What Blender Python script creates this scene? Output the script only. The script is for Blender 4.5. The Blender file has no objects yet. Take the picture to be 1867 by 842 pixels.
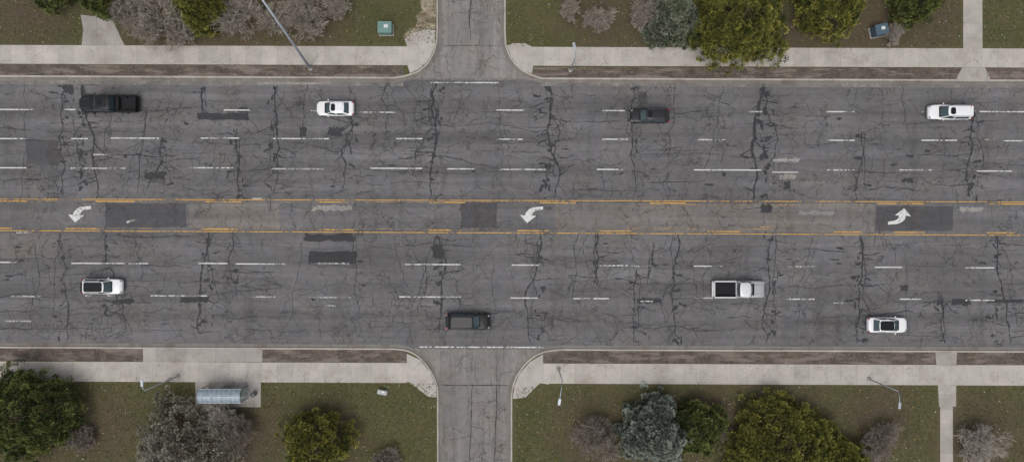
import bpy, bmesh, math, random
import numpy as np
from mathutils import Vector, Matrix
random.seed(7); R=np.random.default_rng(11)
S=15.0; CX=933.5; CY=421.0; H=84.0
def X(px): return (px-CX)/S
def Y(py): return (CY-py)/S
def W(px,py): return (X(px),Y(py))
sc=bpy.context.scene
col=sc.collection
# ---------------------------------------------------------------- nodes
def add(nt,t,ins=None,**props):
    n=nt.nodes.new(t)
    for k,v in props.items(): setattr(n,k,v)
    if ins:
        for k,v in ins.items():
            if isinstance(v,bpy.types.NodeSocket): nt.links.new(v,n.inputs[k])
            else: n.inputs[k].default_value=v
    return n
def c4(c): return (c[0],c[1],c[2],1) if not isinstance(c,bpy.types.NodeSocket) else c
def mix(nt,f,a,b,blend='MIX'):
    return add(nt,'ShaderNodeMix',{0:f,6:c4(a),7:c4(b)},data_type='RGBA',blend_type=blend).outputs[2]
def mth(nt,op,a,b=0.0,clamp=False):
    return add(nt,'ShaderNodeMath',{0:a,1:b},operation=op,use_clamp=clamp).outputs[0]
def mr(nt,v,a,b,c=0.0,d=1.0):
    return add(nt,'ShaderNodeMapRange',{0:v,1:a,2:b,3:c,4:d}).outputs[0]
def noise(nt,vec,scale,detail=3.0,rough=0.55,out=0):
    return add(nt,'ShaderNodeTexNoise',{'Vector':vec,'Scale':scale,'Detail':detail,'Roughness':rough}).outputs[out]
def vscale(nt,vec,s):
    return add(nt,'ShaderNodeVectorMath',{0:vec,1:s},operation='MULTIPLY').outputs[0]
def newmat(name,rough=0.9):
    m=bpy.data.materials.new(name); m.use_nodes=True; nt=m.node_tree
    b=nt.nodes['Principled BSDF']; b.inputs['Roughness'].default_value=rough
    pos=nt.nodes.new('ShaderNodeNewGeometry').outputs['Position']
    return m,nt,b,pos
def plain(name,c,rough=0.6,metal=0.0,var=0.12,vs=3.0,coat=0.0,spec=.5):
    m,nt,b,pos=newmat(name,rough)
    f=noise(nt,pos,vs,3)
    v=mr(nt,f,0.3,0.7,1-var,1+var)
    cc=add(nt,'ShaderNodeCombineColor',{0:v,1:v,2:v}).outputs[0]
    nt.links.new(mix(nt,1.0,c,cc,'MULTIPLY'),b.inputs['Base Color'])
    b.inputs['Metallic'].default_value=metal; b.inputs['Specular IOR Level'].default_value=spec
    b.inputs['Coat Weight'].default_value=coat; b.inputs['Coat Roughness'].default_value=0.08
    return m
def warp(nt,pos,scale,amt):
    c=noise(nt,pos,scale,2,0.5,1)
    c=add(nt,'ShaderNodeVectorMath',{0:c,1:(.5,.5,.5)},operation='SUBTRACT').outputs[0]
    c=vscale(nt,c,(amt,amt,amt))
    return add(nt,'ShaderNodeVectorMath',{0:pos,1:c},operation='ADD').outputs[0]
def asphalt(name,base,crack=0.6,spread=1.0,streak=True,lanes=False):
    m,nt,b,pos=newmat(name,0.92)
    n1=noise(nt,pos,0.09,3); 
    st=noise(nt,vscale(nt,pos,(.03,.75,1) if streak else (.75,.03,1)),1.0,3)
    st2=noise(nt,vscale(nt,pos,(.15,5,1) if streak else (5,.15,1)),1.0,2)
    n3=noise(nt,pos,1.3,5,.7); n4=noise(nt,pos,9,3,.8)
    v=mth(nt,'MULTIPLY',mr(nt,n1,.3,.7,1-.14*spread,1+.14*spread),mr(nt,st,.3,.7,1-.2*spread,1+.2*spread))
    v=mth(nt,'MULTIPLY',v,mr(nt,st2,.3,.7,.93,1.07))
    v=mth(nt,'MULTIPLY',v,mr(nt,n3,.3,.7,.84,1.14))
    v=mth(nt,'MULTIPLY',v,mr(nt,n4,.3,.7,.82,1.18))
    bn=noise(nt,vscale(nt,warp(nt,pos,.6,1.5),(.55,.06,1)),1.0,3)
    v=mth(nt,'MULTIPLY',v,mr(nt,bn,.55,.72,1,.78))
    if lanes:
        yy=add(nt,'ShaderNodeSeparateXYZ',{0:pos}).outputs[1]
        a=mth(nt,'MULTIPLY',mth(nt,'SUBTRACT',yy,11.2),2*math.pi/3.7)
        v=mth(nt,'MULTIPLY',v,mr(nt,mth(nt,'COSINE',a),-1,1,1.06,.91))
    wp=warp(nt,pos,.8,1.3); wp=warp(nt,wp,4,.25)
    for s,w,th in ((.33,.016,.43),(.95,.03,.54),(2.2,.06,.60)):
        vo=add(nt,'ShaderNodeTexVoronoi',{'Vector':wp,'Scale':s},feature='DISTANCE_TO_EDGE').outputs[0]
        k=mr(nt,vo,w*.4,w,1,0)
        msk=mr(nt,noise(nt,pos,.16+s*.1,3),th,th+.06,0,1)
        k=mth(nt,'MULTIPLY',k,msk)
        v=mth(nt,'MULTIPLY',v,mr(nt,k,0,1,1,1-crack))
    cc=add(nt,'ShaderNodeCombineColor',{0:v,1:v,2:v}).outputs[0]
    br=mr(nt,noise(nt,pos,.25,4),.45,.7,0,.5)
    bc=mix(nt,br,base,(base[0]*1.10,base[1]*1.0,base[2]*.88))
    nt.links.new(mix(nt,1.0,bc,cc,'MULTIPLY'),b.inputs['Base Color'])
    bp=add(nt,'ShaderNodeBump',{'Height':n4,'Strength':.3,'Distance':.03}).outputs[0]
    nt.links.new(bp,b.inputs['Normal'])
    return m
def concrete(name,base,joint=1.9,axis=0,dirt=.35,slab=.07):
    m,nt,b,pos=newmat(name,0.9)
    sp=add(nt,'ShaderNodeSeparateXYZ',{0:pos}).outputs[axis]
    q=mth(nt,'DIVIDE',sp,joint)
    fr=mth(nt,'FRACT',q); fl=mth(nt,'FLOOR',q)
    j=mth(nt,'LESS_THAN',fr,.025)
    wn=add(nt,'ShaderNodeTexWhiteNoise',{'W':fl},noise_dimensions='1D').outputs[0]
    v=mr(nt,wn,0,1,1-slab,1+slab)
    v=mth(nt,'MULTIPLY',v,mr(nt,noise(nt,pos,.5,5,.65),.3,.7,.84,1.13))
    v=mth(nt,'MULTIPLY',v,mr(nt,noise(nt,pos,7,3,.7),.3,.7,.92,1.08))
    v=mth(nt,'MULTIPLY',v,mr(nt,j,0,1,1,.82))
    wp=warp(nt,pos,1,1)
    vo=add(nt,'ShaderNodeTexVoronoi',{'Vector':wp,'Scale':.18},feature='DISTANCE_TO_EDGE').outputs[0]
    k=mth(nt,'MULTIPLY',mr(nt,vo,.003,.006,1,0),mr(nt,noise(nt,pos,.12,2),.5,.56))
    v=mth(nt,'MULTIPLY',v,mr(nt,k,0,1,1,.72))
    d=mr(nt,noise(nt,pos,.35,6,.7),.52,.68,0,dirt)
    bc=mix(nt,d,base,(base[0]*.58,base[1]*.5,base[2]*.43))
    cc=add(nt,'ShaderNodeCombineColor',{0:v,1:v,2:v}).outputs[0]
    nt.links.new(mix(nt,1.0,bc,cc,'MULTIPLY'),b.inputs['Base Color'])
    return m
def soil(name,a,bb,c3):
    m,nt,b,pos=newmat(name,1.0)
    n=noise(nt,pos,.7,6,.75); n2=noise(nt,pos,5,5,.8); n0=noise(nt,vscale(nt,pos,(.25,1.2,1)),1,4,.7)
    cc=mix(nt,mr(nt,n,.42,.6),a,bb)
    cc=mix(nt,mr(nt,n0,.5,.6,0,.8),cc,c3)
    cc=mix(nt,mr(nt,n2,.54,.66,0,.85),cc,c3)
    nt.links.new(cc,b.inputs['Base Color'])
    bp=add(nt,'ShaderNodeBump',{'Height':n2,'Strength':.8,'Distance':.08}).outputs[0]
    nt.links.new(bp,b.inputs['Normal'])
    return m
BROWN=[(60,20,100),(300,40,150),(440,30,140),(560,20,110),(190,780,90),(90,800,80),(350,800,120),(450,800,110),(600,800,90),(1090,790,110),(1200,790,100),(1420,800,150),(1290,760,90),(1600,760,90),(1790,800,110),(1200,20,130),(1340,60,130),(1560,30,150),(1680,30,110),(1090,30,90),(1440,60,90)]
def grassmat():
    m,nt,b,pos=newmat('lawn_grass',1.0)
    n=noise(nt,pos,.22,5,.65); n2=noise(nt,pos,2.2,6,.8); n3=noise(nt,pos,9,4,.85)
    g=mix(nt,mr(nt,n,.35,.65),(.052,.068,.018),(.094,.088,.034))
    g=mix(nt,mr(nt,n2,.4,.62,0,.8),g,(.108,.086,.046))
    wp=warp(nt,pos,.5,6)
    acc=None
    for x,y,r in BROWN:
        d=add(nt,'ShaderNodeVectorMath',{0:wp,1:(X(x),Y(y),.1)},operation='DISTANCE').outputs['Value']
        k=mr(nt,d,r/S*1.05,r/S*.35,0,1)
        acc=k if acc is None else mth(nt,'MAXIMUM',acc,k)
    acc=mth(nt,'MULTIPLY',acc,mr(nt,n2,.35,.6,.6,1))
    g=mix(nt,acc,g,mix(nt,n2,(.058,.040,.026),(.125,.092,.066)))
    v=mr(nt,n3,.3,.7,.45,1.55)
    cc=add(nt,'ShaderNodeCombineColor',{0:v,1:v,2:v}).outputs[0]
    nt.links.new(mix(nt,1.0,g,cc,'MULTIPLY'),b.inputs['Base Color'])
    bp=add(nt,'ShaderNodeBump',{'Height':n3,'Strength':.8,'Distance':.08}).outputs[0]
    nt.links.new(bp,b.inputs['Normal'])
    return m
def paint(name,c,wear=.5,sc_=2.5,soft=.09,lo=.06):
    m,nt,b,pos=newmat(name,.7)
    n=noise(nt,pos,sc_,6,.8); n0=noise(nt,pos,.35,2)
    f=mth(nt,'ADD',n,mr(nt,n0,.3,.7,-.12,.12))
    k=mr(nt,f,wear,wear+soft,lo,.95)
    b.inputs['Base Color'].default_value=c4(c)
    tr=nt.nodes.new('ShaderNodeBsdfTransparent')
    ms=add(nt,'ShaderNodeMixShader',{0:k,1:b.outputs[0],2:tr.outputs[0]})
    nt.links.new(ms.outputs[0],nt.nodes['Material Output'].inputs[0])
    return m
def vcol(name,rough=.8,trans=0.0):
    m,nt,b,pos=newmat(name,rough)
    a=add(nt,'ShaderNodeAttribute',attribute_name='Col')
    n=mr(nt,noise(nt,pos,8,2),.3,.7,.85,1.15)
    cc=add(nt,'ShaderNodeCombineColor',{0:n,1:n,2:n}).outputs[0]
    nt.links.new(mix(nt,1.0,a.outputs['Color'],cc,'MULTIPLY'),b.inputs['Base Color'])
    b.inputs['Specular IOR Level'].default_value=.2
    return m
M={}
M['road']=asphalt('asphalt_worn',(.128,.124,.128),.45,lanes=True)
M['side']=asphalt('asphalt_old_light',(.20,.190,.182),.45,streak=False)
M['apron']=asphalt('asphalt_apron',(.21,.198,.188),.4,streak=False)
M['pdark']=asphalt('asphalt_patch_dark',(.074,.072,.077),.3,.6)
M['pdark2']=asphalt('asphalt_patch_new',(.042,.042,.046),.2,.6)
M['plight']=asphalt('asphalt_patch_light',(.165,.152,.142),.45)
M['pale']=asphalt('asphalt_pale',(.25,.24,.23),.3)
M['tar']=plain('tar_sealant',(.037,.037,.041),.7,var=.35,spec=.3)
M['walk']=concrete('concrete_sidewalk',(.42,.388,.355))
M['walk2']=concrete('concrete_pad',(.34,.315,.29),3.6,dirt=.6)
M['walkv']=concrete('concrete_path',(.38,.35,.32),1.8,1)
M['kerb']=concrete('concrete_kerb',(.40,.37,.335),3.0,0,.6)
M['gutter']=concrete('concrete_gutter',(.19,.172,.155),3.0,0,.7)
M['grass']=grassmat()
M['soil']=soil('planting_strip_soil',(.070,.054,.044),(.125,.100,.083),(.21,.175,.15))
M['dirt']=soil('sandy_dirt',(.27,.22,.155),(.36,.32,.24),(.12,.09,.055))
M['white']=paint('road_paint_white',(.62,.62,.60),.49,3)
M['whitef']=paint('road_paint_white_faded',(.46,.46,.45),.44,4)
M['yellow']=paint('road_paint_yellow',(.60,.34,.08),.51)
M['yellowf']=paint('road_paint_yellow_faded',(.50,.30,.11),.42,4)
M['dust']=paint('gutter_dust',(.30,.275,.25),.36,1.3,.28,.25)
# ---------------------------------------------------------------- mesh helpers
def mk(name,verts,faces,mats,midx=None,smooth=False,parent=None):
    me=bpy.data.meshes.new(name); me.from_pydata([tuple(v) for v in verts],[],faces)
    for m in (mats if isinstance(mats,(list,tuple)) else [mats]): me.materials.append(m)
    if midx is not None: me.polygons.foreach_set('material_index',midx)
    if smooth: me.polygons.foreach_set('use_smooth',[True]*len(me.polygons))
    me.update()
    o=bpy.data.objects.new(name,me); col.objects.link(o)
    if parent: o.parent=parent
    return o
def sheet(name,polys,z,mat):
    vs=[];fs=[]
    for i,p in enumerate(polys):
        b=len(vs)
        a=sum(p[k][0]*p[(k+1)%len(p)][1]-p[(k+1)%len(p)][0]*p[k][1] for k in range(len(p)))
        if a<0: p=p[::-1]
        vs+=[(x,y,z) for x,y in p]; fs.append(list(range(b,b+len(p))))
    return mk(name,vs,fs,mat)
def pp(*pts): return [W(*p) for p in pts]
def lin(a,b,px): return a+(b-a)*px/1867.0
FAR=6500
kt=lambda x:lin(141,149,x); kb=lambda x:lin(631,639,x)
sheet('ground',[[(-3000,-3000),(3000,-3000),(3000,3000),(-3000,3000)]],-.06,M['grass'])
sheet('main_road',[pp((-FAR,kt(-FAR)-20),(8000,kt(8000)-20),(8000,kb(8000)+20),(-FAR,kb(-FAR)+20))],0,M['road'])
sheet('side_street',[pp((725,143.5),(1005,144.5),(1005,-4000),(725,-4000))],.004,M['side'])
sheet('side_street',[pp((725,634.5),(1020,636.5),(1020,4500),(725,4500))],.004,M['side'])
def ragged(x0,y0,x1,y1,j=2.5,n=10):
    pts=[]
    for i in range(n): pts.append((x0+(x1-x0)*i/n,y0+random.uniform(-j,j)*.6))
    for i in range(3): pts.append((x1+random.uniform(-j,j),y0+(y1-y0)*i/3))
    for i in range(n): pts.append((x1-(x1-x0)*i/n,y1+random.uniform(-j,j)*.6))
    for i in range(3): pts.append((x0+random.uniform(-j,j),y1-(y1-y0)*i/3))
    return [W(*p) for p in pts]
sheet('asphalt_patch',[ragged(193,371,340,414,1.5),ragged(840,369,906,415,1.5),ragged(1597,376,1737,420,2),ragged(1165,168,1180,190),ragged(50,255,108,300,3)],.006,M['pdark'])
sheet('asphalt_patch',[ragged(360,207,453,219,2),ragged(564,458,650,480,2),ragged(555,426,645,439,4),ragged(262,314,302,326,4),ragged(118,152,134,172,4),
   ragged(1640,520,1655,530,3),ragged(1160,544,1205,552,3),ragged(1735,545,1770,556,3),ragged(1388,372,1406,388,4),ragged(1800,546,1867,552,2),ragged(205,545,245,553,3),ragged(545,232,560,250,3),ragged(600,232,625,247,4),ragged(330,541,380,551,3),ragged(435,196,452,206,3),ragged(1645,325,1665,333,3),ragged(790,446,808,470,4),ragged(1430,330,1440,345,3)],.0065,M['pdark2'])
sheet('asphalt_patch',[ragged(1010,371,1594,423,2,40),ragged(345,371,510,415,2),ragged(0,425,105,470,2)],.0055,M['plight'])
sheet('asphalt_patch',[ragged(568,375,640,384,3.5,16),ragged(1410,289,1457,296,2.5,16),ragged(1420,318,1450,327,3,16),ragged(1455,385,1520,392,3,16),ragged(1750,378,1790,386,3,16),ragged(470,150,600,154,1)],.0075,M['pale'])
sheet('asphalt_patch',[pp((735,142),(975,144),(962,134),(944,124),(928,103),(922,82),(797,82),(794,95),(786,112),(770,128)),
   pp((725,636),(1015,638),(970,655),(948,680),(937,702),(797,700),(785,675),(766,655))],.008,M['apron'])
# ---------------------------------------------------------------- blocks
def arc(pts,n=5):
    out=[]
    P=[pts[0]]+pts+[pts[-1]]
    for i in range(1,len(P)-2):
        p0,p1,p2,p3=[np.array(P[k],float) for k in (i-1,i,i+1,i+2)]
        for t in np.linspace(0,1,n,endpoint=False):
            out.append(tuple(.5*((2*p1)+(-p0+p2)*t+(2*p0-5*p1+4*p2-p3)*t*t+(-p0+3*p1-3*p2+p3)*t**3)))
    out.append(pts[-1]); return out
TLc=arc([(720,kt(720)),(745,139),(768,129),(787,108),(796,84),(799,60)])
TRc=arc([(919,60),(921,84),(929,105),(943,123),(960,135),(985,kt(985))])
BLc=arc([(720,kb(720)),(745,638),(768,652),(787,676),(798,702),(800,725)])
BRc=arc([(931,725),(934,702),(945,678),(964,655),(990,640),(1020,kb(1020))])
TL=[(-FAR,kt(-FAR))]+TLc+[(800,-4000)]
TR=[(918,-4000)]+TRc+[(8000,kt(8000))]
BL=[(-FAR,kb(-FAR))]+BLc+[(801,4500)]
BR=[(930,4500)]+BRc+[(8000,kb(8000))]
sheet('lawn',[pp(*(TL+[(-FAR,-4000)])),pp(*(TR+[(8000,-4000)])),pp(*(BL+[(-FAR,4500)])),pp(*(BR+[(8000,4500)]))],.12,M['grass'])
def ribbon_off(path,d0,d1):
    n=len(path); out=[]
    for i in range(n):
        a=np.array(path[max(0,i-1)]);b=np.array(path[min(n-1,i+1)])
        t=b-a; t=t/np.linalg.norm(t); nn=np.array([-t[1],t[0]])
        out.append((np.array(path[i])+nn*d0,np.array(path[i])+nn*d1))
    return out
for path,inn in ((TL,1),(TR,1),(BL,-1),(BR,-1)):
    w=[W(*p) for p in path]
    rb=ribbon_off(w,0,.2*inn)
    vs=[];fs=[]
    for a,b in rb:
        vs+=[(a[0],a[1],-.01),(a[0],a[1],.115),(a[0]+(b[0]-a[0])*.15,a[1]+(b[1]-a[1])*.15,.135),(b[0],b[1],.137),(b[0],b[1],.11)]
    for i in range(len(rb)-1):
        for k in range(4):
            q=[i*5+k,(i+1)*5+k,(i+1)*5+k+1,i*5+k+1]
            fs.append(q if inn>0 else q[::-1])
    mk('kerb',vs,fs,M['kerb'])
    rb=ribbon_off(w,-.42*inn,-.001*inn); vs=[];fs=[]
    for a,b in rb: vs+=[(a[0],a[1],.010),(b[0],b[1],.011)]
    for i in range(len(rb)-1):
        q=[i*2,(i+1)*2,(i+1)*2+1,i*2+1]; fs.append(q if inn>0 else q[::-1])
    mk('gutter',vs,fs,M['gutter'])
def strip(x0,x1,a,b,n=1):
    return pp((x0,a(x0)),(x1,a(x1)),(x1,b(x1)),(x0,b(x0)))
f=lambda a,b:(lambda x:lin(a,b,x))
st0,st1=f(83,89.5),f(117,124); sb0,sb1=f(658,665),f(694,702)
sheet('sidewalk',[strip(-FAR,742,st0,st1),strip(950,8000,st0,st1),strip(-FAR,742,sb0,sb1),strip(985,8000,sb0,sb1)],.126,M['walk'])
tt=lambda x:kt(x)-3; tb=lambda x:kb(x)+3
sheet('planting_strip_soil',[strip(-FAR,735,f(118,125),tt),strip(968,8000,f(122,125),tt),strip(-FAR,742,tb,f(657,664)),strip(990,8000,tb,f(657,664))],.124,M['soil'])
sheet('sidewalk_corner',[pp((742,83),(738,72),(752,62),(776,54),(794,56),(793,84),(784,107),(766,126),(748,134),(742,117)),
  pp((924,84),(936,80),(957,80),(972,87),(972,121),(970,134),(958,131),(945,121),(932,104)),
  pp((742,658),(742,644),(766,655),(784,677),(795,702),(796,724),(781,722),(747,696),(742,695)),
  pp((1012,662),(990,662),(990,645),(966,659),(948,680),(938,702),(935,726),(957,724),(985,697),(1000,700))],.130,M['walk'])
sheet('concrete_ramp',[pp((1753,124),(1795,124),(1806,149.5),(1740,149)),pp((1706,664),(1742,664),(1744,640),(1704,640))],.141,M['walk2'])
sheet('concrete_pad',[strip(262,479,f(634.5,636),f(659,659))],.1405,M['walk2'])
sheet('concrete_pad',[pp((357,695),(476,696),(476,741),(357,741)),pp((148,28),(172,31),(190,22),(207,27),(209,44),(217,60),(222,72),(229,84),(150,83),(153,55))],.1285,M['walk2'])
sheet('footpath',[pp((1755,-900),(1788,-900),(1790,90),(1755,90)),pp((1709,701),(1742,702),(1742,740),(1711,740)),pp((1713,740),(1736,740),(1740,2400),(1713,2400))],.1275,M['walkv'])
sheet('sandy_dirt',[pp((740,80),(735,66),(744,58),(757,50),(762,40),(758,30),(770,20),(766,8),(770,-20),(796,-20),(794,54),(775,53),(752,62)),pp((955,121),(968,121),(969,140),(966,136))],.125,M['dirt'])
sheet('gutter_dust',[strip(-200,735,lambda x:kt(x)+5,lambda x:kt(x)+13),strip(985,2100,lambda x:kt(x)+5,lambda x:kt(x)+12),
  pp((740,146),(980,147),(975,141),(745,141))],.0135,M['dust'])
# ---------------------------------------------------------------- markings
def dash(x0,x1,y,w=2.2):
    s=.0035*(x1-x0)/2
    return pp((x0,y-w/2-s),(x1,y-w/2+s),(x1,y+w/2+s),(x0,y+w/2-s))
rows=[(0,62,200),(118,138,200),(408,455,201),(566,577,202),(905,955,201),(1098,1140,202),(1507,1558,204),(1680,1693,204),(1786,1900,204),
(0,48,253),(130,160,253),(200,290,252),(366,436,252),(497,600,253),(722,770,253),(905,953,254),(1098,1145,254),(1272,1322,255),(1508,1558,256),(1680,1745,256),(1830,1890,257),
(0,48,306),(128,228,307),(342,425,306),(675,770,307),(815,865,308),(908,995,309),(1088,1142,309),(1265,1388,310),(1508,1558,310),(1640,1700,310),(1780,1845,312),
(0,30,478),(130,270,480),(362,415,480),(430,520,481),(733,840,482),(933,983,483),(1090,1145,484),(1265,1320,485),(1435,1487,486),(1595,1645,487),(1760,1813,488),
(275,378,539),(728,840,541),(930,985,543),(1045,1110,544),(1167,1190,549),(1435,1485,545),(1640,1680,545),(1760,1813,547)]
for k in range(1,14):
    for y,yr in ((204,.004),(256,.004),(311,.004),(488,.004),(547,.004)):
        rows.append((1867+k*170,1920+k*170,y+k*.5)); rows.append((-k*170,50-k*170,y-7))
sheet('lane_marking',[dash(*r) for r in rows],.0150,M['white'])
faded=[(495,590,308),(1365,1390,204),(560,640,480),(1147,1190,485),(20,75,540),(155,210,539),(450,520,541),(565,640,542),(1265,1300,543),(590,612,557),(1520,1537,552),(10,57,585),(1410,1457,292),(1408,1455,314),(170,195,282),(30,60,424),(1795,1813,255),(1340,1365,543),(460,490,362),(640,720,205),(1735,1780,203)]
sheet('lane_marking',[dash(a,b,y,2.6) for a,b,y in faded],.0152,M['whitef'])
sheet('road_edge_line',[dash(785,908,151,2.4),dash(764,992,632.5,2.4),pp((230,404),(246,399),(247,401),(232,407))],.0154,M['white'])
ytop=f(363,368.5); ybot=f(420,428.5)
sheet('centre_line_solid',[strip(-FAR,8000,lambda x:ytop(x)-.9,lambda x:ytop(x)+.6),strip(-FAR,8000,lambda x:ybot(x)-.5,lambda x:ybot(x)+1.1)],.0148,M['yellow'])
ds=[]
for a,b in ((0,50),(175,245),(375,440),(580,645),(782,848),(985,1050),(1185,1250),(1600,1690),(1800,1867)):
    y=ytop((a+b)/2)+3.6; ds.append(dash(a,b,y,2.0))
for a,b in ((0,22),(120,190),(367,434),(580,645),(782,840),(943,1005),(1090,1150),(1290,1350),(1520,1570),(1630,1685),(1800,1850)):
    y=ybot((a+b)/2)-4.0; ds.append(dash(a,b,y,2.0))
sheet('centre_line_dashed',ds,.0149,M['yellow'])
sheet('centre_line_dashed',[dash(1170,1590,373,1.3),dash(1140,1420,417,1.2),dash(1385,1440,414,1.4),dash(20,1000,ytop(500)+3,.9),dash(200,930,417,.9)],.0147,M['yellowf'])
body=arc([(133,392.5),(136.5,384.5),(147,378),(166,376)],4)
inner=arc([(166,381.5),(154,383.5),(148,387),(146,392.5)],4)
arrow=body+inner+[(153.5,393),(137,406),(124,391)]
AP=paint('arrow_paint',(.66,.66,.64),.54,4)
def place(cx,cy,sx): return [W(cx+sx*(x-145),cy+sx*(y-390.5)) for x,y in arrow]
for a in (place(145,390,1),place(969,391,1),place(1640,395,-1)):
    sheet('turn_arrow_marking',[a],.0156,AP)
# ---------------------------------------------------------------- cracks (tar sealed)
CV=[];CF=[]
def rib(pts,ws):
    z=.0085+random.random()*.0035; n=len(pts); b=len(CV)
    for i in range(n):
        a=pts[max(0,i-1)];c=pts[min(n-1,i+1)]
        tx,ty=c[0]-a[0],c[1]-a[1]; l=math.hypot(tx,ty) or 1
        nx,ny=-ty/l*ws[i]/2,tx/l*ws[i]/2
        CV.append((pts[i][0]+nx,pts[i][1]+ny,z));CV.append((pts[i][0]-nx,pts[i][1]-ny,z))
    for i in range(n-1): CF.append((b+2*i+1,b+2*i+3,b+2*i+2,b+2*i))
YT=Y(152);YB=Y(628)
def walk(x,y,ang,length,w,step=.28,jit=.5,home=.3,br=.0,depth=0):
    pts=[(x,y)];ws=[w*.6]; a=ang; n=int(length/step)
    for i in range(n):
        a+=random.gauss(0,jit); a+=(ang-a)*home
        x+=math.cos(a)*step; y+=math.sin(a)*step
        if y>YT or y<YB: break
        pts.append((x,y)); ws.append(max(.015,w*random.uniform(.35,1.5)*(1 if i<n*.8 else .6)))
        if depth<2 and random.random()<br:
            walk(x,y,random.choice((0,math.pi,ang+random.choice((-1,1))*random.uniform(.6,1.5)))+random.gauss(0,.2),random.uniform(.6,3.2),w*.5,step,jit,home,br*.6,depth+1)
    ws[-1]*=.4
    if len(pts)>2: rib(pts,ws)
def blot(x,y,r,el=1.0):
    z=.0122+random.random()*.0006; n=14; b=len(CV)
    for i in range(n):
        t=2*math.pi*i/n; rr=r*random.uniform(.45,1.15)
        CV.append((x+rr*math.cos(t)*el,y+rr*math.sin(t)/el,z))
    CF.append(tuple(range(b,b+n)))
main=[(115,152,355,.15),(150,152,360,.24),(110,425,628,.15),(195,425,600,.15),(265,215,345,.12),(296,250,350,.20),(380,420,600,.22),(425,425,540,.12),(432,235,360,.20),(499,155,345,.20),(368,160,210,.24),
(640,200,350,.17),(648,425,600,.10),(704,152,280,.11),(795,152,360,.26),(800,430,600,.22),(998,152,360,.26),(985,425,628,.18),(1090,425,520,.20),(1155,152,360,.14),(1160,500,628,.15),(1190,440,520,.14),
(1235,425,628,.17),(1395,152,362,.30),(1410,430,628,.17),(1570,240,362,.15),(1568,430,628,.22),(1645,152,250,.08),(1775,200,365,.22),(1715,540,640,.18),(1815,430,628,.20),(560,152,240,.09),(905,152,300,.07),(1055,425,560,.08),(1320,152,330,.08),(1290,430,560,.07),(45,152,330,.07),(1480,430,620,.07),(900,480,628,.06),(60,430,600,.09),(720,430,628,.06),(550,440,628,.06),(1650,480,620,.06),(740,152,360,.07),(1230,152,300,.09),(210,152,300,.08)]
for x,y0,y1,w in main:
    xx=X(x);yy=Y(y0);end=Y(y1)
    L=yy-end
    walk(xx,yy,-math.pi/2,L*1.08,w,.3,.42,.45,.2)
    if w>.1:
        walk(xx+random.uniform(-.5,.5),yy,-math.pi/2,L*.9,w*.5,.3,.5,.4,.2)
        for k in range(int(L*w*4.5)):
            yk=yy-random.random()*L; walk(xx+random.gauss(0,.4),yk,random.choice((0,math.pi,math.pi/2,-math.pi/2))+random.gauss(0,.3),random.uniform(.4,1.3),w*random.uniform(.8,1.7),.22,.4,.3)
        for k in range(int(L*w*2.4)):
            yk=yy-random.random()*L
            blot(xx+random.gauss(0,.3),max(YB+.5,yk),random.uniform(.15,.40),random.uniform(.5,1.5))
for k in range(60):
    blot(X(random.uniform(0,1867)),Y(random.choice((228,253,280,307,335,445,481,510,541))+random.gauss(0,6)),random.uniform(.12,.36),random.uniform(1,2.6))
for y in (200,227,253,280,307,335,366,445,481,510,541,572,600):
    x=-20
    while x<1890:
        L=random.uniform(2,11)
        if random.random()<.66: walk(X(x),Y(y+.0035*x+random.gauss(0,5)),random.gauss(0,.04),L,random.choice((.03,.05,.06,.10)),.35,.25,.5,.10)
        x+=L*15*random.uniform(.8,1.4)
for k in range(400):
    if random.random()<.65:
        m=random.choice(main); x=m[0]+random.gauss(0,45); y=random.uniform(152,625)
    else: x=random.uniform(-20,1890); y=random.uniform(152,625)
    if 372<y<418 and random.random()<.7: continue
    walk(X(x),Y(y),random.choice((0,math.pi/2,math.pi,-math.pi/2))+random.gauss(0,.35),random.uniform(1,5),random.choice((.025,.035,.045,.07)),.25,.42,.25,.15)
YT=Y(-400);YB=Y(1300)
for x0,x1,ya,yb in ((805,912,-40,140),(808,925,640,880)):
    for k in range(18):
        walk(X(random.uniform(x0,x1)),Y(random.uniform(ya,yb)),random.choice((math.pi/2,math.pi/2,-math.pi/2,0)),random.uniform(1,4),random.choice((.03,.04,.05)),.25,.25,.3,.08) 
for x in (857,): walk(X(x),Y(-60),-math.pi/2,9,.12,.3,.12,.4,.06)
for x in (862,905): walk(X(x),Y(700),-math.pi/2,12,.10,.3,.10,.4,.06)
walk(X(800),Y(83),0,7.8,.07,.3,.06,.5); walk(X(800),Y(701),0,8.8,.10,.3,.06,.5)
mk('sealed_cracks',CV,CF,M['tar'])
# ---------------------------------------------------------------- vegetation
def tri_mesh(name,V,F,C,mats,midx=None,parent=None):
    me=bpy.data.meshes.new(name)
    V=np.asarray(V,np.float32);F=np.asarray(F,np.int32)
    n=F.shape[1]
    me.vertices.add(len(V)); me.vertices.foreach_set('co',V.ravel())
    me.loops.add(F.size); me.loops.foreach_set('vertex_index',F.ravel())
    me.polygons.add(len(F)); me.polygons.foreach_set('loop_start',np.arange(0,F.size,n,dtype=np.int32))
    if C is not None:
        at=me.color_attributes.new('Col','FLOAT_COLOR','POINT')
        c=np.ones((len(V),4),np.float32); c[:,:3]=C; at.data.foreach_set('color',c.ravel())
    me.materials.append(mats)
    me.update(calc_edges=True); me.validate()
    o=bpy.data.objects.new(name,me); col.objects.link(o)
    if parent: o.parent=parent
    return o
MF=vcol('foliage'); MB=plain('bark',(.075,.055,.042),.9,var=.3); MT=vcol('bare_twigs')
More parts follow.
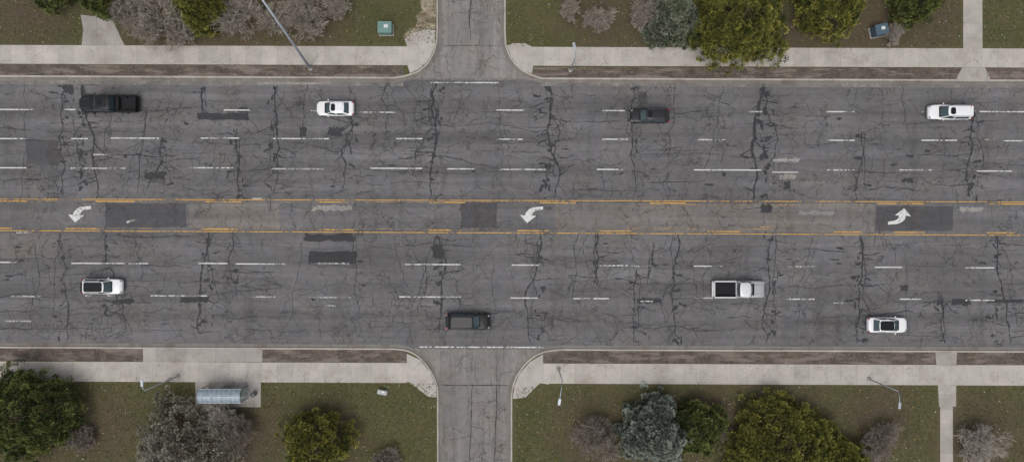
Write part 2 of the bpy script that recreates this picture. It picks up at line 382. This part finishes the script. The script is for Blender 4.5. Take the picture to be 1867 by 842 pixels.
def prisms(P0,P1,R0,R1,k=3):
    P0=np.array(P0);P1=np.array(P1);R0=np.array(R0)[:,None];R1=np.array(R1)[:,None]
    d=P1-P0; d/=np.linalg.norm(d,axis=1)[:,None]+1e-9
    ref=np.where(np.abs(d[:,2:3])>.9,np.array([[1.,0,0]]),np.array([[0,0,1.]]))
    u=np.cross(d,ref);u/=np.linalg.norm(u,axis=1)[:,None]; v=np.cross(d,u)
    n=len(P0);V=np.zeros((n,2*k,3))
    for i in range(k):
        a=2*math.pi*i/k; o=u*math.cos(a)+v*math.sin(a)
        V[:,i]=P0+o*R0; V[:,k+i]=P1+o*R1
    b=(np.arange(n)*2*k)[:,None]
    F=np.concatenate([np.concatenate([b+i,b+(i+1)%k,b+k+(i+1)%k,b+k+i],1) for i in range(k)])
    return V.reshape(-1,3),F
def conifer(name,px,py,rad,h,c_lo,c_hi,shape='dome',clumps=420,per=95,clump_r=.55,z0=.3,sx=1,sy=1):
    R_=rad/S*(H-h*.45)/H
    k=(H-h*.45)/H; bx,by=X(px)*k,Y(py)*k
    ph=R.uniform(0,6.28,6)
    def env(th,t):
        lump=1+.12*np.sin(3*th+ph[0])+.10*np.sin(5*th+ph[1]+4*t)+.07*np.sin(9*th+ph[2]-6*t)
        if shape=='cone': r=(1-t)**.7*(.92+.08*np.sin(14*t+ph[3]))+.03
        else: r=np.sqrt(np.clip(1-t**2.2,0,1))*.97+.03
        if shape=='dome': r*=np.clip(.75+1.2*t,0,1)
        return R_*r*lump
    e=bpy.data.objects.new(name,None); col.objects.link(e)
    th=R.uniform(0,6.283,clumps); t=R.beta(1.1,1.25,clumps) if shape=='cone' else R.beta(1.5,1.1,clumps)
    inset=R.uniform(.70,1.06,clumps)
    r=env(th,t)*inset
    C=np.stack([r*np.cos(th)*sx,r*np.sin(th)*sy,z0+t*(h-z0)],1)
    C+=R.normal(0,.08,C.shape)
    D=np.stack([np.cos(th),np.sin(th),np.full(clumps,.15)+t*.9],1); D/=np.linalg.norm(D,axis=1)[:,None]
    size=clump_r*R.uniform(.55,1.35,clumps)*(1-.3*t)
    bright=R.uniform(0,1,clumps)
    CC=np.array(c_lo)[None]*(1-bright[:,None])+np.array(c_hi)[None]*bright[:,None]
    CC*=R.uniform(.6,1.35,clumps)[:,None]
    n=clumps*per; idx=np.repeat(np.arange(clumps),per)
    dirs=R.normal(0,1,(n,3)); dirs/=np.linalg.norm(dirs,axis=1)[:,None]
    dirs=dirs+D[idx]*.75; dirs/=np.linalg.norm(dirs,axis=1)[:,None]
    rr=R.uniform(.15,1,n)**.6
    p=C[idx]+dirs*(rr*size[idx])[:,None]
    L=R.uniform(.10,.24,n); wv=R.normal(0,1,(n,3)); sd=np.cross(dirs,wv); sd/=np.linalg.norm(sd,axis=1)[:,None]
    wd=R.uniform(.035,.075,n)
    V=np.stack([p-sd*wd[:,None],p+sd*wd[:,None],p+dirs*L[:,None]],1)
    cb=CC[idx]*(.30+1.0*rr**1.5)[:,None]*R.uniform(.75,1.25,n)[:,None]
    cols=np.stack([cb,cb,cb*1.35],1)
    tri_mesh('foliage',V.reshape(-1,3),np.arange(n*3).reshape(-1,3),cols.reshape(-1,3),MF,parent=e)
    P0=[];P1=[];a=[];b=[]
    tr=max(.12,h*.022)
    for i in range(6):
        P0.append((0,0,h*.95*i/6));P1.append((0,0,h*.95*(i+1)/6));a.append(tr*(1-i/6.3));b.append(tr*(1-(i+1)/6.3))
    for i in range(0,clumps,3):
        z=max(.2,C[i,2]-.45*r[i]*.5); P0.append((0,0,z));P1.append(tuple(C[i]*np.array([.9,.9,1])));a.append(.035);b.append(.012)
    V2,F2=prisms(P0,P1,a,b,5); tri_mesh('trunk_and_limbs',V2,F2,None,MB,parent=e)
    e.location=(bx,by,.12)
    return e
def bare(name,px,py,rad,h,c=(.16,.13,.115),stems=16,r0=.045,tip=.019,kids=(4,4,4,3)):
    k=(H-h*.6)/H; bx,by=X(px)*k,Y(py)*k; R_=rad/S*k
    P0=[];P1=[];A=[];B=[];Cc=[]
    for s in range(stems):
        th=random.uniform(0,6.28); spread=random.uniform(.1,1)
        L=R_*.40
        st=[((random.gauss(0,.15),random.gauss(0,.15),0),Vector((math.cos(th)*spread,math.sin(th)*spread,h/R_*random.uniform(.5,.9))).normalized(),L*random.uniform(.7,1.1),r0,0)]
        while st:
            p,d,l,r,dep=st.pop()
            p=Vector(p); q=p+d*l
            if q.z<.05: q.z=.05
            P0.append(tuple(p));P1.append(tuple(q));A.append(r);B.append(r*.7)
            g=random.uniform(.65,1.4)*(1+.1*dep); Cc.append((c[0]*g,c[1]*g,c[2]*g))
            if dep<len(kids):
                for j in range(kids[dep]):
                    nd=(d+Vector((random.gauss(0,.5),random.gauss(0,.5),random.gauss(.08,.3)))).normalized()
                    f_=random.uniform(.45,1); st.append((tuple(p+(q-p)*f_),nd,l*random.uniform(.55,.85),max(tip,r*.6),dep+1))
    V,F=prisms(P0,P1,A,B,3)
    C=np.repeat(np.array(Cc),6,axis=0)
    me=tri_mesh(name,V,F,C,MT); me.location=(bx,by,.12)
    return me
G1=((.042,.054,.014),(.215,.205,.045)); G2=((.034,.050,.018),(.140,.155,.045)); BL_=((.085,.100,.082),(.27,.30,.255)); GR=((.12,.12,.090),(.28,.27,.215))
conifer('evergreen_tree',58,752,80,5.0,*G2,clumps=700,clump_r=.6)
conifer('evergreen_tree',578,808,62,4.5,*G1,clumps=380)
conifer('evergreen_tree',1425,812,110,3.6,*G1,clumps=840,clump_r=.6,sy=.8)
conifer('evergreen_tree',1535,842,45,3.0,*G1,clumps=240)
conifer('evergreen_tree',1272,778,46,4,*G2,clumps=300)
conifer('blue_spruce_tree',1196,793,68,8,*BL_,shape='cone',clumps=700,clump_r=.5)
conifer('grey_juniper_tree',340,808,88,4.0,*GR,clumps=430,per=70)
conifer('evergreen_tree',1345,38,86,7,*G1,clumps=780,clump_r=.62)
conifer('blue_spruce_tree',1232,32,56,6,(.07,.085,.055),(.19,.205,.15),shape='cone',clumps=440,clump_r=.5)
conifer('evergreen_tree',1512,8,60,5,*G1,clumps=420)
conifer('evergreen_tree',1668,-4,46,4,*G2,clumps=300)
conifer('evergreen_tree',372,8,46,5,*G1,clumps=300)
conifer('evergreen_tree',188,-5,36,4,*G2,clumps=220)
conifer('evergreen_tree',95,-14,34,4,*G2,clumps=180)
for a in [(275,30,74,3.2),(440,20,66,3.2),(330,58,40,2.2),(560,18,70,3.5),(505,38,45,2.6),(225,15,50,3),(1093,32,46,3.5),(1178,22,45,3),(1632,62,30,2.0),(620,15,34,2.4),(1040,15,30,2)]:
    bare('bare_shrub',*a,c=(.27,.24,.205))
for a in [(430,790,64,3.6),(1090,800,60,3),(1795,812,68,4),(395,765,52,3.5),(1310,800,36,3),(1600,800,50,2),(700,850,40,2),(1400,30,36,3),(290,825,64,3.6),(150,800,36,2)]:
    bare('bare_shrub',*a,c=(.31,.285,.25) if a[0] in(395,1795,290) else (.19,.162,.14))
def inlawn(px,py):
    return (py<80)&(px<795)|(py<84)&(px>925)|(py>698)&(px<795)|(py>704)&(px>940)
def tufts(name,n,smin,smax,cols,zmin,up,mask=inlawn,wf=.5,bias=None):
    px=R.uniform(-60,1930,n);py=np.where(R.random(n)<.38,R.uniform(-40,90,n),R.uniform(695,885,n))
    m=mask(px,py)&~((px>1752)&(px<1792)&(py<95))&~((px>1706)&(px<1745)&(py>690))&~((px>355)&(px<478)&(py>690)&(py<743))&~((px>148)&(px<226)&(py>22)&(py<85))
    px=px[m];py=py[m];n=len(px)
    p=np.stack([X(px),Y(py),np.full(n,.122)],1)
    th=R.uniform(0,6.28,n); u=np.stack([np.cos(th),np.sin(th),np.zeros(n)],1); s=R.uniform(smin,smax,n)[:,None]
    v=np.stack([-np.sin(th)+R.normal(0,.3,n),np.cos(th)+R.normal(0,.3,n),R.uniform(zmin,up,n)],1)
    if wf>1: 
        V=np.stack([p,p+u*s,p+u*s+v*s*.8,p+v*s*.7],1); V[:,:,2]+=.006; k=4
    else: V=np.stack([p-u*s*wf*.5,p+u*s*wf*.5,p+v*s],1); k=3
    cc=np.array(cols)[R.integers(0,len(cols),n)]*R.uniform(.7,1.3,n)[:,None]
    C=np.repeat(cc,k,axis=0)
    return tri_mesh(name,V.reshape(-1,3),np.arange(n*k).reshape(-1,k),C,MF)
tufts('grass_tufts',80000,.08,.22,[(.065,.082,.022),(.090,.096,.032),(.13,.108,.055),(.078,.062,.034),(.052,.074,.018)],.3,1.0)
tufts('leaf_litter',2200,.04,.11,[(.42,.40,.35),(.28,.25,.20),(.5,.5,.48),(.34,.25,.10)],.02,.25,wf=2)
tufts('fallen_yellow_leaves',1800,.05,.12,[(.36,.24,.05),(.30,.20,.06)],.02,.25,wf=2)
px=R.uniform(0,1867,2600);py=np.where(R.random(2600)<.5,R.uniform(85,139,2600),R.uniform(640,698,2600))
ok=~((px>735)&(px<1000)); px=px[ok];py=py[ok];n=len(px)
th=R.uniform(0,6.28,n);s=R.uniform(.04,.10,n)[:,None];p=np.stack([X(px),Y(py),np.full(n,.143)],1)
u=np.stack([np.cos(th),np.sin(th),R.uniform(0,.2,n)],1);v=np.stack([-np.sin(th),np.cos(th),R.uniform(0,.2,n)],1)
V=np.stack([p,p+u*s,p+u*s+v*s*.7,p+v*s*.8],1)
cc=np.array([(.07,.05,.035),(.12,.08,.04),(.3,.2,.06),(.4,.37,.33),(.16,.13,.10)])[R.integers(0,5,n)]
tri_mesh('leaf_debris',V.reshape(-1,3),np.arange(n*4).reshape(-1,4),np.repeat(cc,4,axis=0),MF)
# ---------------------------------------------------------------- hard objects helpers
def box(name,cx,cy,cz,sx,sy,sz,mat,parent=None,bev=.02,rot=0,taper=1.0):
    bm=bmesh.new(); bmesh.ops.create_cube(bm,size=1)
    for v in bm.verts:
        t=taper if v.co.z>0 else 1
        v.co=Vector((v.co.x*sx*t,v.co.y*sy*t,v.co.z*sz))
    if bev: bmesh.ops.bevel(bm,geom=bm.edges[:],offset=bev,segments=2,affect='EDGES')
    me=bpy.data.meshes.new(name);bm.to_mesh(me);bm.free();me.materials.append(mat)
    o=bpy.data.objects.new(name,me);col.objects.link(o);o.location=(cx,cy,cz);o.rotation_euler=(0,0,rot)
    if parent:o.parent=parent
    return o
def tube(name,pts,rs,mat,parent=None,k=10):
    V,F=[],[]
    n=len(pts)
    for i in range(n):
        a=Vector(pts[max(0,i-1)]);b=Vector(pts[min(n-1,i+1)]);d=(b-a).normalized()
        ref=Vector((0,1,0)) if abs(d.y)<.9 else Vector((1,0,0))
        u=d.cross(ref).normalized();w=d.cross(u)
        for j in range(k):
            t=2*math.pi*j/k;V.append(Vector(pts[i])+(u*math.cos(t)+w*math.sin(t))*rs[i])
    for i in range(n-1):
        for j in range(k): F.append((i*k+j,i*k+(j+1)%k,(i+1)*k+(j+1)%k,(i+1)*k+j))
    F.append(list(range(k))[::-1]);F.append([(n-1)*k+j for j in range(k)])
    o=mk(name,V,F,mat,smooth=True,parent=parent); return o
galv=plain('galvanised_steel',(.40,.43,.48),.45,.4); dsteel=plain('dark_steel',(.12,.13,.14),.5,.4); conc=plain('concrete_base',(.33,.31,.28),.9)
lens=plain('lamp_lens',(.6,.6,.58),.3)
def lamp(bpx,epx,h,r=.09,mast=False):
    e=bpy.data.objects.new('street_lamp',None);col.objects.link(e)
    b=Vector((X(bpx[0]),Y(bpx[1]),.12)); e.location=b
    tx,ty=X(epx[0])*(H-h)/H,Y(epx[1])*(H-h)/H
    end=Vector((tx-b.x,ty-b.y,h-.12))
    if mast:
        pts=[Vector((0,0,0)),Vector((end.x*.5,end.y*.5,h*.5)),end]
        tube('pole',pts,[.17,.14,.10],galv,e,12)
    else:
        hh=end.z-.5
        tube('pole',[(0,0,0),(0,0,hh*.5),(0,0,hh)],[r,r*.8,r*.6],galv,e)
        m=Vector((end.x*.35,end.y*.35,end.z-.12))
        tube('arm',[(0,0,hh-.05),tuple(m),tuple(end)],[.05,.045,.04],galv,e,8)
    d=Vector((end.x,end.y,0)); ang=math.atan2(d.y,d.x)
    box('lamp_head',end.x,end.y,end.z+.02,.75,.3,.14,galv,e,.05,ang)
    box('lens',end.x,end.y,end.z-.075,.5,.2,.05,lens,e,.015,ang)
    tube('base_plate',[(0,0,-.02),(0,0,.15),(0,0,.22)],[.27,.26,.15],conc,e,14)
lamp((567,126),(473,-8),14,mast=True)
lamp((1040,129),(1047,84),8,.1)
lamp((325,685),(259,698),8.2)
lamp((1018,672),(1020,732),7)
lamp((1583,690),(1640,739),7)
gb=plain('green_painted_steel',(.13,.23,.21),.5); bb=plain('blue_painted_steel',(.06,.10,.13),.5)
def ubox(name,px,py,sx,sy,h,mat,rot=0):
    e=bpy.data.objects.new(name,None);col.objects.link(e);e.location=(X(px),Y(py),.12);e.rotation_euler=(0,0,rot)
    box('plinth',0,0,.05,sx*1.12,sy*1.12,.12,conc,e,.02)
    box('cabinet',0,0,.11+h/2,sx,sy,h,mat,e,.04)
    box('lid',0,0,.13+h,sx*1.04,sy*1.04,.06,mat,e,.02)
    box('door_left',-sx*.24,-sy/2-.012,.13+h/2,sx*.44,.02,h*.85,mat,e,.005)
    box('door_right',sx*.24,-sy/2-.012,.13+h/2,sx*.44,.02,h*.85,mat,e,.005)
    box('label',sx*.1,.1,.165+h,sx*.3,sy*.3,.006,lens,e,0)
ubox('utility_cabinet',705,56,1.6,1.3,1.2,gb)
ubox('utility_cabinet',1596,60,1.5,1.2,1.3,bb,.2)
ubox('valve_box',698,713,1.1,.5,.35,plain('grey_painted_steel',(.35,.36,.36),.5),-.2)
sh=bpy.data.objects.new('bus_shelter',None);col.objects.link(sh);sh.location=(X(416),Y(713),.13)
roofm=plain('translucent_roof_panel',(.22,.28,.33),.3,var=.2,coat=.1)
gl=bpy.data.materials.new('shelter_glass');gl.use_nodes=True;gb_=gl.node_tree.nodes['Principled BSDF'];gb_.inputs['Base Color'].default_value=(.7,.8,.82,1);gb_.inputs['Roughness'].default_value=.05;gb_.inputs['Transmission Weight'].default_value=.85
LX=5.0;LYw=1.55
V=[];F=[];na=10;nx=9
for i in range(nx+1):
    for j in range(na+1):
        a=math.pi*j/na; V.append((-LX/2+LX*i/nx,-math.cos(a)*LYw/2,2.3+.38*math.sin(a)))
for i in range(nx):
    for j in range(na): F.append((i*(na+1)+j,(i+1)*(na+1)+j,(i+1)*(na+1)+j+1,i*(na+1)+j+1))
mk('roof',V,F,roofm,smooth=True,parent=sh)
for i in range(nx+1):
    x=-LX/2+LX*i/nx
    tube('roof_rib',[(x,-math.cos(math.pi*j/8)*(LYw/2+.01),2.32+.39*math.sin(math.pi*j/8)) for j in range(9)],[.03]*9,galv,sh,6)
for y in (-LYw/2,LYw/2): box('gutter_beam',0,y,2.28,LX+.1,.1,.12,galv,sh,.02)
box('ridge',0,0,2.71,LX,.06,.04,galv,sh,.01)
for x in (-LX/2+.05,0,LX/2-.05):
    for y in (-LYw/2+.05,LYw/2-.05): box('post',x,y,1.1,.08,.08,2.25,dsteel,sh,.01)
box('back_glass',0,-LYw/2+.05,1.2,LX-.3,.02,1.7,gl,sh,0)
for x in (-LX/2+.05,LX/2-.05): box('side_glass',x,0,1.2,.02,LYw-.3,1.7,gl,sh,0)
box('bench_seat',-.4,-.35,.47,2.6,.4,.05,dsteel,sh,.01)
for x in (-1.5,.7): box('bench_leg',x,-.35,.22,.06,.3,.44,dsteel,sh,.01)
tb_=bpy.data.objects.new('litter_bin',None);col.objects.link(tb_);tb_.location=(X(466),Y(716),.13)
tube('bin_body',[(0,0,0),(0,0,.85)],[.26,.3],dsteel,tb_,16);tube('bin_rim',[(0,0,.85),(0,0,.93)],[.30,.27],dsteel,tb_,16)
# ---------------------------------------------------------------- vehicles
def paintm(n,c,rough=.3,metal=0.0,coat=.5,spec=.5): return plain(n,c,rough,metal,.04,1.5,coat=coat,spec=spec)
pw=paintm('car_paint_white',(.76,.76,.77)); pk=paintm('car_paint_black',(.008,.009,.010),.35,coat=.15,spec=.3); pg=paintm('car_paint_graphite',(.022,.022,.025),.35,.2,.2,.3); psl=paintm('car_paint_silver_white',(.60,.61,.62),.35,.1)
glass=plain('car_glass',(.045,.070,.080),.06,0,.05); glassd=plain('tinted_glass',(.008,.009,.011),.12,0,.05,spec=.3); trim=plain('black_trim',(.012,.012,.012),.7,spec=.2); tyre=plain('tyre_rubber',(.02,.02,.02),.85)
rimm=plain('alloy_wheel',(.45,.45,.46),.3,.8); hl=plain('headlamp_lens',(.22,.25,.27),.12,spec=.3); tl=plain('tail_lamp_red',(.30,.012,.01),.2); chrome=plain('chrome',(.55,.55,.56),.3,1); liner=plain('bed_liner',(.018,.018,.020),.9,spec=.2); hoodg=paintm('car_paint_silver_grey',(.36,.37,.38),.35,.2)
def loft(name,st,L,Wd,mat,parent):
    V=[];F=[];m=13
    for u,hw,zt,zb in st:
        y=hw*Wd/2;x=u*L
        half=[(.86,zb),(.985,zb+.12),(1.0,zb+(zt-zb)*.5),(.975,zt-.10),(.90,zt-.015),(.5,zt+.02)]
        ring=[(x,y*a,z) for a,z in half]+[(x,0,zt+.03)]+[(x,-y*a,z) for a,z in half[::-1]]
        V+=ring
    for i in range(len(st)-1):
        for j in range(m-1): F.append((i*m+j,i*m+j+1,(i+1)*m+j+1,(i+1)*m+j))
        F.append((i*m+m-1,i*m,(i+1)*m,(i+1)*m+m-1))
    F.append(list(range(m))[::-1]);F.append([(len(st)-1)*m+j for j in range(m)])
    bm=bmesh.new();vs=[bm.verts.new(v) for v in V]
    for f_ in F: bm.faces.new([vs[i] for i in f_])
    bmesh.ops.recalc_face_normals(bm,faces=bm.faces[:])
    for f_ in bm.faces:f_.smooth=True
    me=bpy.data.meshes.new(name);bm.to_mesh(me);bm.free();me.materials.append(mat)
    o=bpy.data.objects.new(name,me);col.objects.link(o);o.parent=parent
    md=o.modifiers.new('s','SUBSURF');md.levels=2;md.render_levels=2
    return o
def house(parent,L,Wd,xf,xfr,xrr,xr,xb,zb,zr,wb,wr,matp,matg,rearp=.9):
    def half(f0,r0,w,bow):
        return [(f0,0),(f0-bow*.15,.42*w),(f0-bow*.8,.80*w),(f0-bow*1.15,.88*w),(xb+.07,w),(xb-.07,w),(r0+.30*(1 if r0<xb-.6 else .3),.985*w),(r0+.12,.90*w),(r0+.05,.82*w),(r0,.4*w),(r0-.01,0)]
    hb=half(xf*L,xr*L,wb*Wd/2,.16);hr=half(xfr*L,xrr*L,wr*Wd/2,.12)
    def full(h,z,bul=0):
        n=len(h); return [(x,y,z) for x,y in h]+[(x,-y,z) for x,y in h[1:-1][::-1]]
    B=full(hb,zb);T=full(hr,zr-.05);cx=(xfr+xrr)/2*L
    T2=[(cx+(x-cx)*.94,y*.9,zr-.005) for x,y,z in T];T3=[(cx+(x-cx)*.6,y*.5,zr+.02) for x,y,z in T]
    n=len(B);V=B+T+T2+T3;F=[];mi=[]
    nh=11
    glassf={0:1,1:1,3:1,5:1,8:1,9:1}
    for i in range(n):
        j=(i+1)%n
        k=i if i<nh-1 else (n-1-i)
        F.append((i,j,n+j,n+i)); mi.append(1 if glassf.get(k) else 0)
    for a in (1,2):
        for i in range(n): F.append((a*n+i,a*n+(i+1)%n,(a+1)*n+(i+1)%n,(a+1)*n+i));mi.append(0)
    F.append([3*n+i for i in range(n)]);mi.append(0)
    me=bpy.data.meshes.new('cabin');me.from_pydata(V,[],F);me.materials.append(matp);me.materials.append(matg)
    me.polygons.foreach_set('material_index',mi)
    bm=bmesh.new();bm.from_mesh(me);bmesh.ops.recalc_face_normals(bm,faces=bm.faces[:]);bm.to_mesh(me);bm.free()
    for i,p in enumerate(me.polygons): p.use_smooth=True if p.center.z>zr-.06 else False
    o=bpy.data.objects.new('cabin',me);col.objects.link(o);o.parent=parent
    return o
def panel(name,x0,x1,w0,w1,z,mat,parent,thick=.02):
    V=[(x0,-w0/2,z),(x1,-w1/2,z),(x1,w1/2,z),(x0,w0/2,z)]
    bm=bmesh.new();vs=[bm.verts.new(v) for v in V];f_=bm.faces.new(vs)
    r=bmesh.ops.extrude_face_region(bm,geom=[f_])
    for v in r['geom']:
        if isinstance(v,bmesh.types.BMVert): v.co.z+=thick
    bmesh.ops.bevel(bm,geom=[e for e in bm.edges if abs(e.verts[0].co.z-e.verts[1].co.z)>.001],offset=min(.1,abs(x1-x0)*.25),segments=4,affect='EDGES')
    bmesh.ops.recalc_face_normals(bm,faces=bm.faces[:])
    me=bpy.data.meshes.new(name);bm.to_mesh(me);bm.free();me.materials.append(mat)
    o=bpy.data.objects.new(name,me);col.objects.link(o);o.parent=parent
def wheels(parent,L,Wd,xs,r=.36):
    for x in xs:
        for s in (-1,1):
            y=s*(Wd/2-.11)
            tube('wheel',[(x*L,y-.115,r),(x*L,y-.09,r),(x*L,y+.09,r),(x*L,y+.115,r)],[r*.9,r,r,r*.9],tyre,parent,24)
            tube('wheel_rim',[(x*L,y+s*.10,r),(x*L,y+s*.122,r)],[r*.62,r*.58],rimm,parent,20)
            tube('wheel_arch',[(x*L,y-s*.02,r+.03),(x*L,y+s*.102,r+.03)],[r*1.14,r*1.14],trim,parent,24)
def lights(e,L,Wd,zf,zr_,fu=.45,ru=-.475,fw=.35,rw=.40):
    for s in (-1,1):
        box('headlamp',fu*L,s*fw*Wd,zf,.34,.24,.12,hl,e,.04,-s*.45)
        box('tail_lamp',ru*L,s*rw*Wd,zr_,.22,.24,.16,tl,e,.04,s*.3)
def mirrors(e,x,Wd,z,mat):
    for s in (-1,1): box('mirror',x,s*(Wd/2+.07),z,.14,.22,.14,mat,e,.05)
def vehicle(kind,name,px,py,lpx,wpx,face,mat,roofkind=None,gmat=None):
    h={'sedan':1.45,'suv':1.72,'pickup':1.88}[kind]
    k=(H-h*.6)/H
    e=bpy.data.objects.new(name,None);col.objects.link(e);e.location=(X(px)*k,Y(py)*k,.002)
    e.rotation_euler=(0,0,(math.pi if face<0 else 0)+random.uniform(-.006,.006)-.004)
    L=lpx/S*.985;Wd=wpx/S*.94;g=gmat or glass
    if kind=='sedan':
        st=[(-.5,.66,.70,.48),(-.492,.82,.86,.34),(-.465,.93,.95,.26),(-.40,.985,.99,.22),(-.2,1,.97,.2),(0,1,.95,.2),(.2,1,.94,.2),(.32,.985,.90,.2),(.41,.95,.83,.22),(.465,.86,.74,.25),(.492,.72,.64,.32),(.5,.55,.56,.42)]
        loft('body',st,L,Wd,mat,e)
        house(e,L,Wd,.25,.11,-.27,-.40,-.05*L,.93,1.45,.92,.78,mat,g)
        panel('cowl',.235*L,.265*L,1.3,1.2,.955,trim,e,.02)
        lights(e,L,Wd,.70,.84); mirrors(e,.17*L,Wd,.98,mat); wheels(e,L,Wd,(-.30,.31),.33)
        if roofkind=='pano': panel('roof_glass',-.255*L,.09*L,Wd*.60,Wd*.62,1.472,glassd,e,.012)
        if roofkind=='sun': panel('sunroof',-.04*L,.075*L,Wd*.48,Wd*.48,1.472,glassd,e,.012)
    elif kind=='suv':
        st=[(-.5,.72,.80,.5),(-.492,.86,1.0,.36),(-.47,.95,1.06,.3),(-.40,.99,1.08,.26),(-.2,1,1.06,.25),(0,1,1.04,.25),(.2,1,1.03,.25),(.32,.985,1.0,.25),(.41,.955,.94,.26),(.465,.88,.86,.3),(.492,.76,.74,.36),(.5,.62,.64,.46)]
        loft('body',st,L,Wd,mat,e)
        house(e,L,Wd,.265,.135,-.40,-.465,-.04*L,1.03,1.70,.93,.77,mat,g)
        panel('cowl',.25*L,.28*L,1.35,1.25,1.055,trim,e,.02)
        lights(e,L,Wd,.80,.98); mirrors(e,.19*L,Wd,1.12,mat); wheels(e,L,Wd,(-.30,.31),.37)
        if roofkind=='pano': panel('roof_glass',-.36*L,.10*L,Wd*.60,Wd*.60,1.722,glassd,e,.012)
        if roofkind in('sun','rails'): panel('sunroof',-.03*L,.085*L,Wd*.46,Wd*.44,1.722,glassd,e,.012)
        panel('rear_spoiler',-.435*L,-.395*L,Wd*.66,Wd*.7,1.67,mat if roofkind!='pano' else trim,e,.03)
        for s in (-1,1): tube('roof_rail',[(-.36*L,s*Wd*.345,1.69),(-.34*L,s*Wd*.345,1.75),(.09*L,s*Wd*.345,1.75),(.11*L,s*Wd*.345,1.69)],[.02]*4,dsteel,e,6)
    else:
        cr=-.12 if roofkind!='short' else -.045
        st=[(cr-.01,.95,1.12,.45),(cr+.02,.985,1.14,.4),(0.05,.99,1.12,.4),(.2,.99,1.12,.4),(.27,.985,1.12,.4),(.34,.98,1.12,.4),(.42,.96,1.09,.42),(.465,.92,1.04,.42),(.488,.86,.94,.45),(.496,.78,.82,.5)]
        loft('body',st,L,Wd,mat if roofkind!='short' else hoodg,e)
        house(e,L,Wd,.265,.185,cr+.012,cr-.002,(cr+.16)*L,1.12,1.86,.93,.84,mat,g)
        panel('cowl',.255*L,.28*L,1.5,1.4,1.145,trim,e,.02)
        x0=-.495*L;x1=(cr-.012)*L;bl=x1-x0;mx=(x0+x1)/2
        box('bed_floor',mx,0,.72,bl-.1,Wd*.86,.10,liner,e,.01)
        box('chassis',mx,0,.5,bl*.96,Wd*.7,.28,trim,e,.03)
        for s in (-1,1):
            box('bed_side',mx,s*(Wd/2*.985-.09),.86,bl-.02,.17,.60,mat,e,.045)
            box('bed_rail_cap',mx,s*(Wd/2*.985-.10),1.168,bl-.14,.11,.02,trim if roofkind!='short' else mat,e,.005)
            box('wheel_well',-.27*L,s*(Wd/2*.985-.28),.86,.95,.2,.25,liner,e,.05)
            box('bed_liner_side',mx,s*(Wd/2*.985-.185),.94,bl-.2,.015,.38,liner,e,0)
        box('tailgate',x0+.05,0,.86,.09,Wd*.80,.56,mat,e,.02)
        box('bed_bulkhead',x1-.06,0,.90,.07,Wd*.80,.5,liner if roofkind!='short' else mat,e,.015)
        box('rear_bumper',x0-.07,0,.55,.16,Wd*.9,.2,chrome if mat is not pk else trim,e,.04)
        box('front_bumper',.5*L-.05,0,.55,.22,Wd*.86,.26,chrome if mat is not pk else trim,e,.07)
        box('grille',.492*L,0,.86,.06,Wd*.5,.22,trim,e,.02)
        for s in (-1,1):
            box('headlamp',.475*L,s*.37*Wd,.93,.22,.3,.16,hl,e,.04,-s*.3)
            box('tail_lamp',x0+.04,s*.46*Wd,.95,.1,.12,.3,tl,e,.03)
            tube('hood_crease',[(.30*L,s*.26*Wd,1.155),(.46*L,s*.24*Wd,1.075)],[.012,.012],trim if mat is not pk else dsteel,e,5)
        mirrors(e,.21*L,Wd*1.04,1.22,trim)
        wheels(e,L,Wd,(-.27,.33),.41)
        if roofkind=='lamps':
            panel('sunroof',.04*L,.11*L,Wd*.4,Wd*.4,1.88,glassd,e,.012)
            for xx in (-.07,.14): tube('roof_bar',[(xx*L,-Wd*.36,1.93),(xx*L,Wd*.36,1.93)],[.025,.025],dsteel,e,6)
            box('tool_box',(cr-.06)*L,0,1.05,.42,Wd*.74,.28,trim,e,.03)
    return e
vehicle('pickup','pickup_truck',195,188.5,105,34,-1,pk,'lamps')
vehicle('sedan','sedan_car',610.5,197.5,69,29,-1,pw,'sun')
vehicle('suv','suv_car',1185.5,210.5,71,28,-1,pg,'rails')
vehicle('suv','suv_car',1734,204,79,29,-1,pw,'sun')
vehicle('suv','suv_car',184.5,522.5,73,30,1,pw,'pano')
vehicle('suv','suv_car',853,586.5,82,32,1,pk,'pano')
vehicle('pickup','pickup_truck',1349,527.5,94,34,1,psl,'short')
vehicle('sedan','sedan_car',1619,592.5,73,30,1,pw,'pano')
# ---------------------------------------------------------------- light / world / camera
el=math.radians(66);az=math.radians(200)
w=bpy.data.worlds.new('World');sc.world=w;w.use_nodes=True;nt=w.node_tree
bg=nt.nodes['Background']
sky=nt.nodes.new('ShaderNodeTexSky');sky.sky_type='NISHITA';sky.sun_disc=False;sky.sun_elevation=el;sky.sun_rotation=az;sky.dust_density=3
hs=add(nt,'ShaderNodeHueSaturation',{'Saturation':.22,'Color':sky.outputs[0]})
nt.links.new(hs.outputs[0],bg.inputs[0]);bg.inputs[1].default_value=.15
sl=bpy.data.lights.new('sun','SUN');sl.energy=1.0;sl.angle=math.radians(40);sl.color=(1,.95,.88)
so=bpy.data.objects.new('sun',sl);col.objects.link(so)
d=Vector((math.sin(az)*math.cos(el),math.cos(az)*math.cos(el),math.sin(el)))
so.rotation_euler=d.to_track_quat('Z','Y').to_euler()
cam=bpy.data.cameras.new('camera');cam.sensor_width=36;cam.lens=36*H/(1867/S);cam.clip_end=6000
co=bpy.data.objects.new('camera',cam);col.objects.link(co);co.location=(0,0,H)
sc.camera=co
sc.view_settings.view_transform='Standard';sc.view_settings.look='None';sc.view_settings.exposure=0
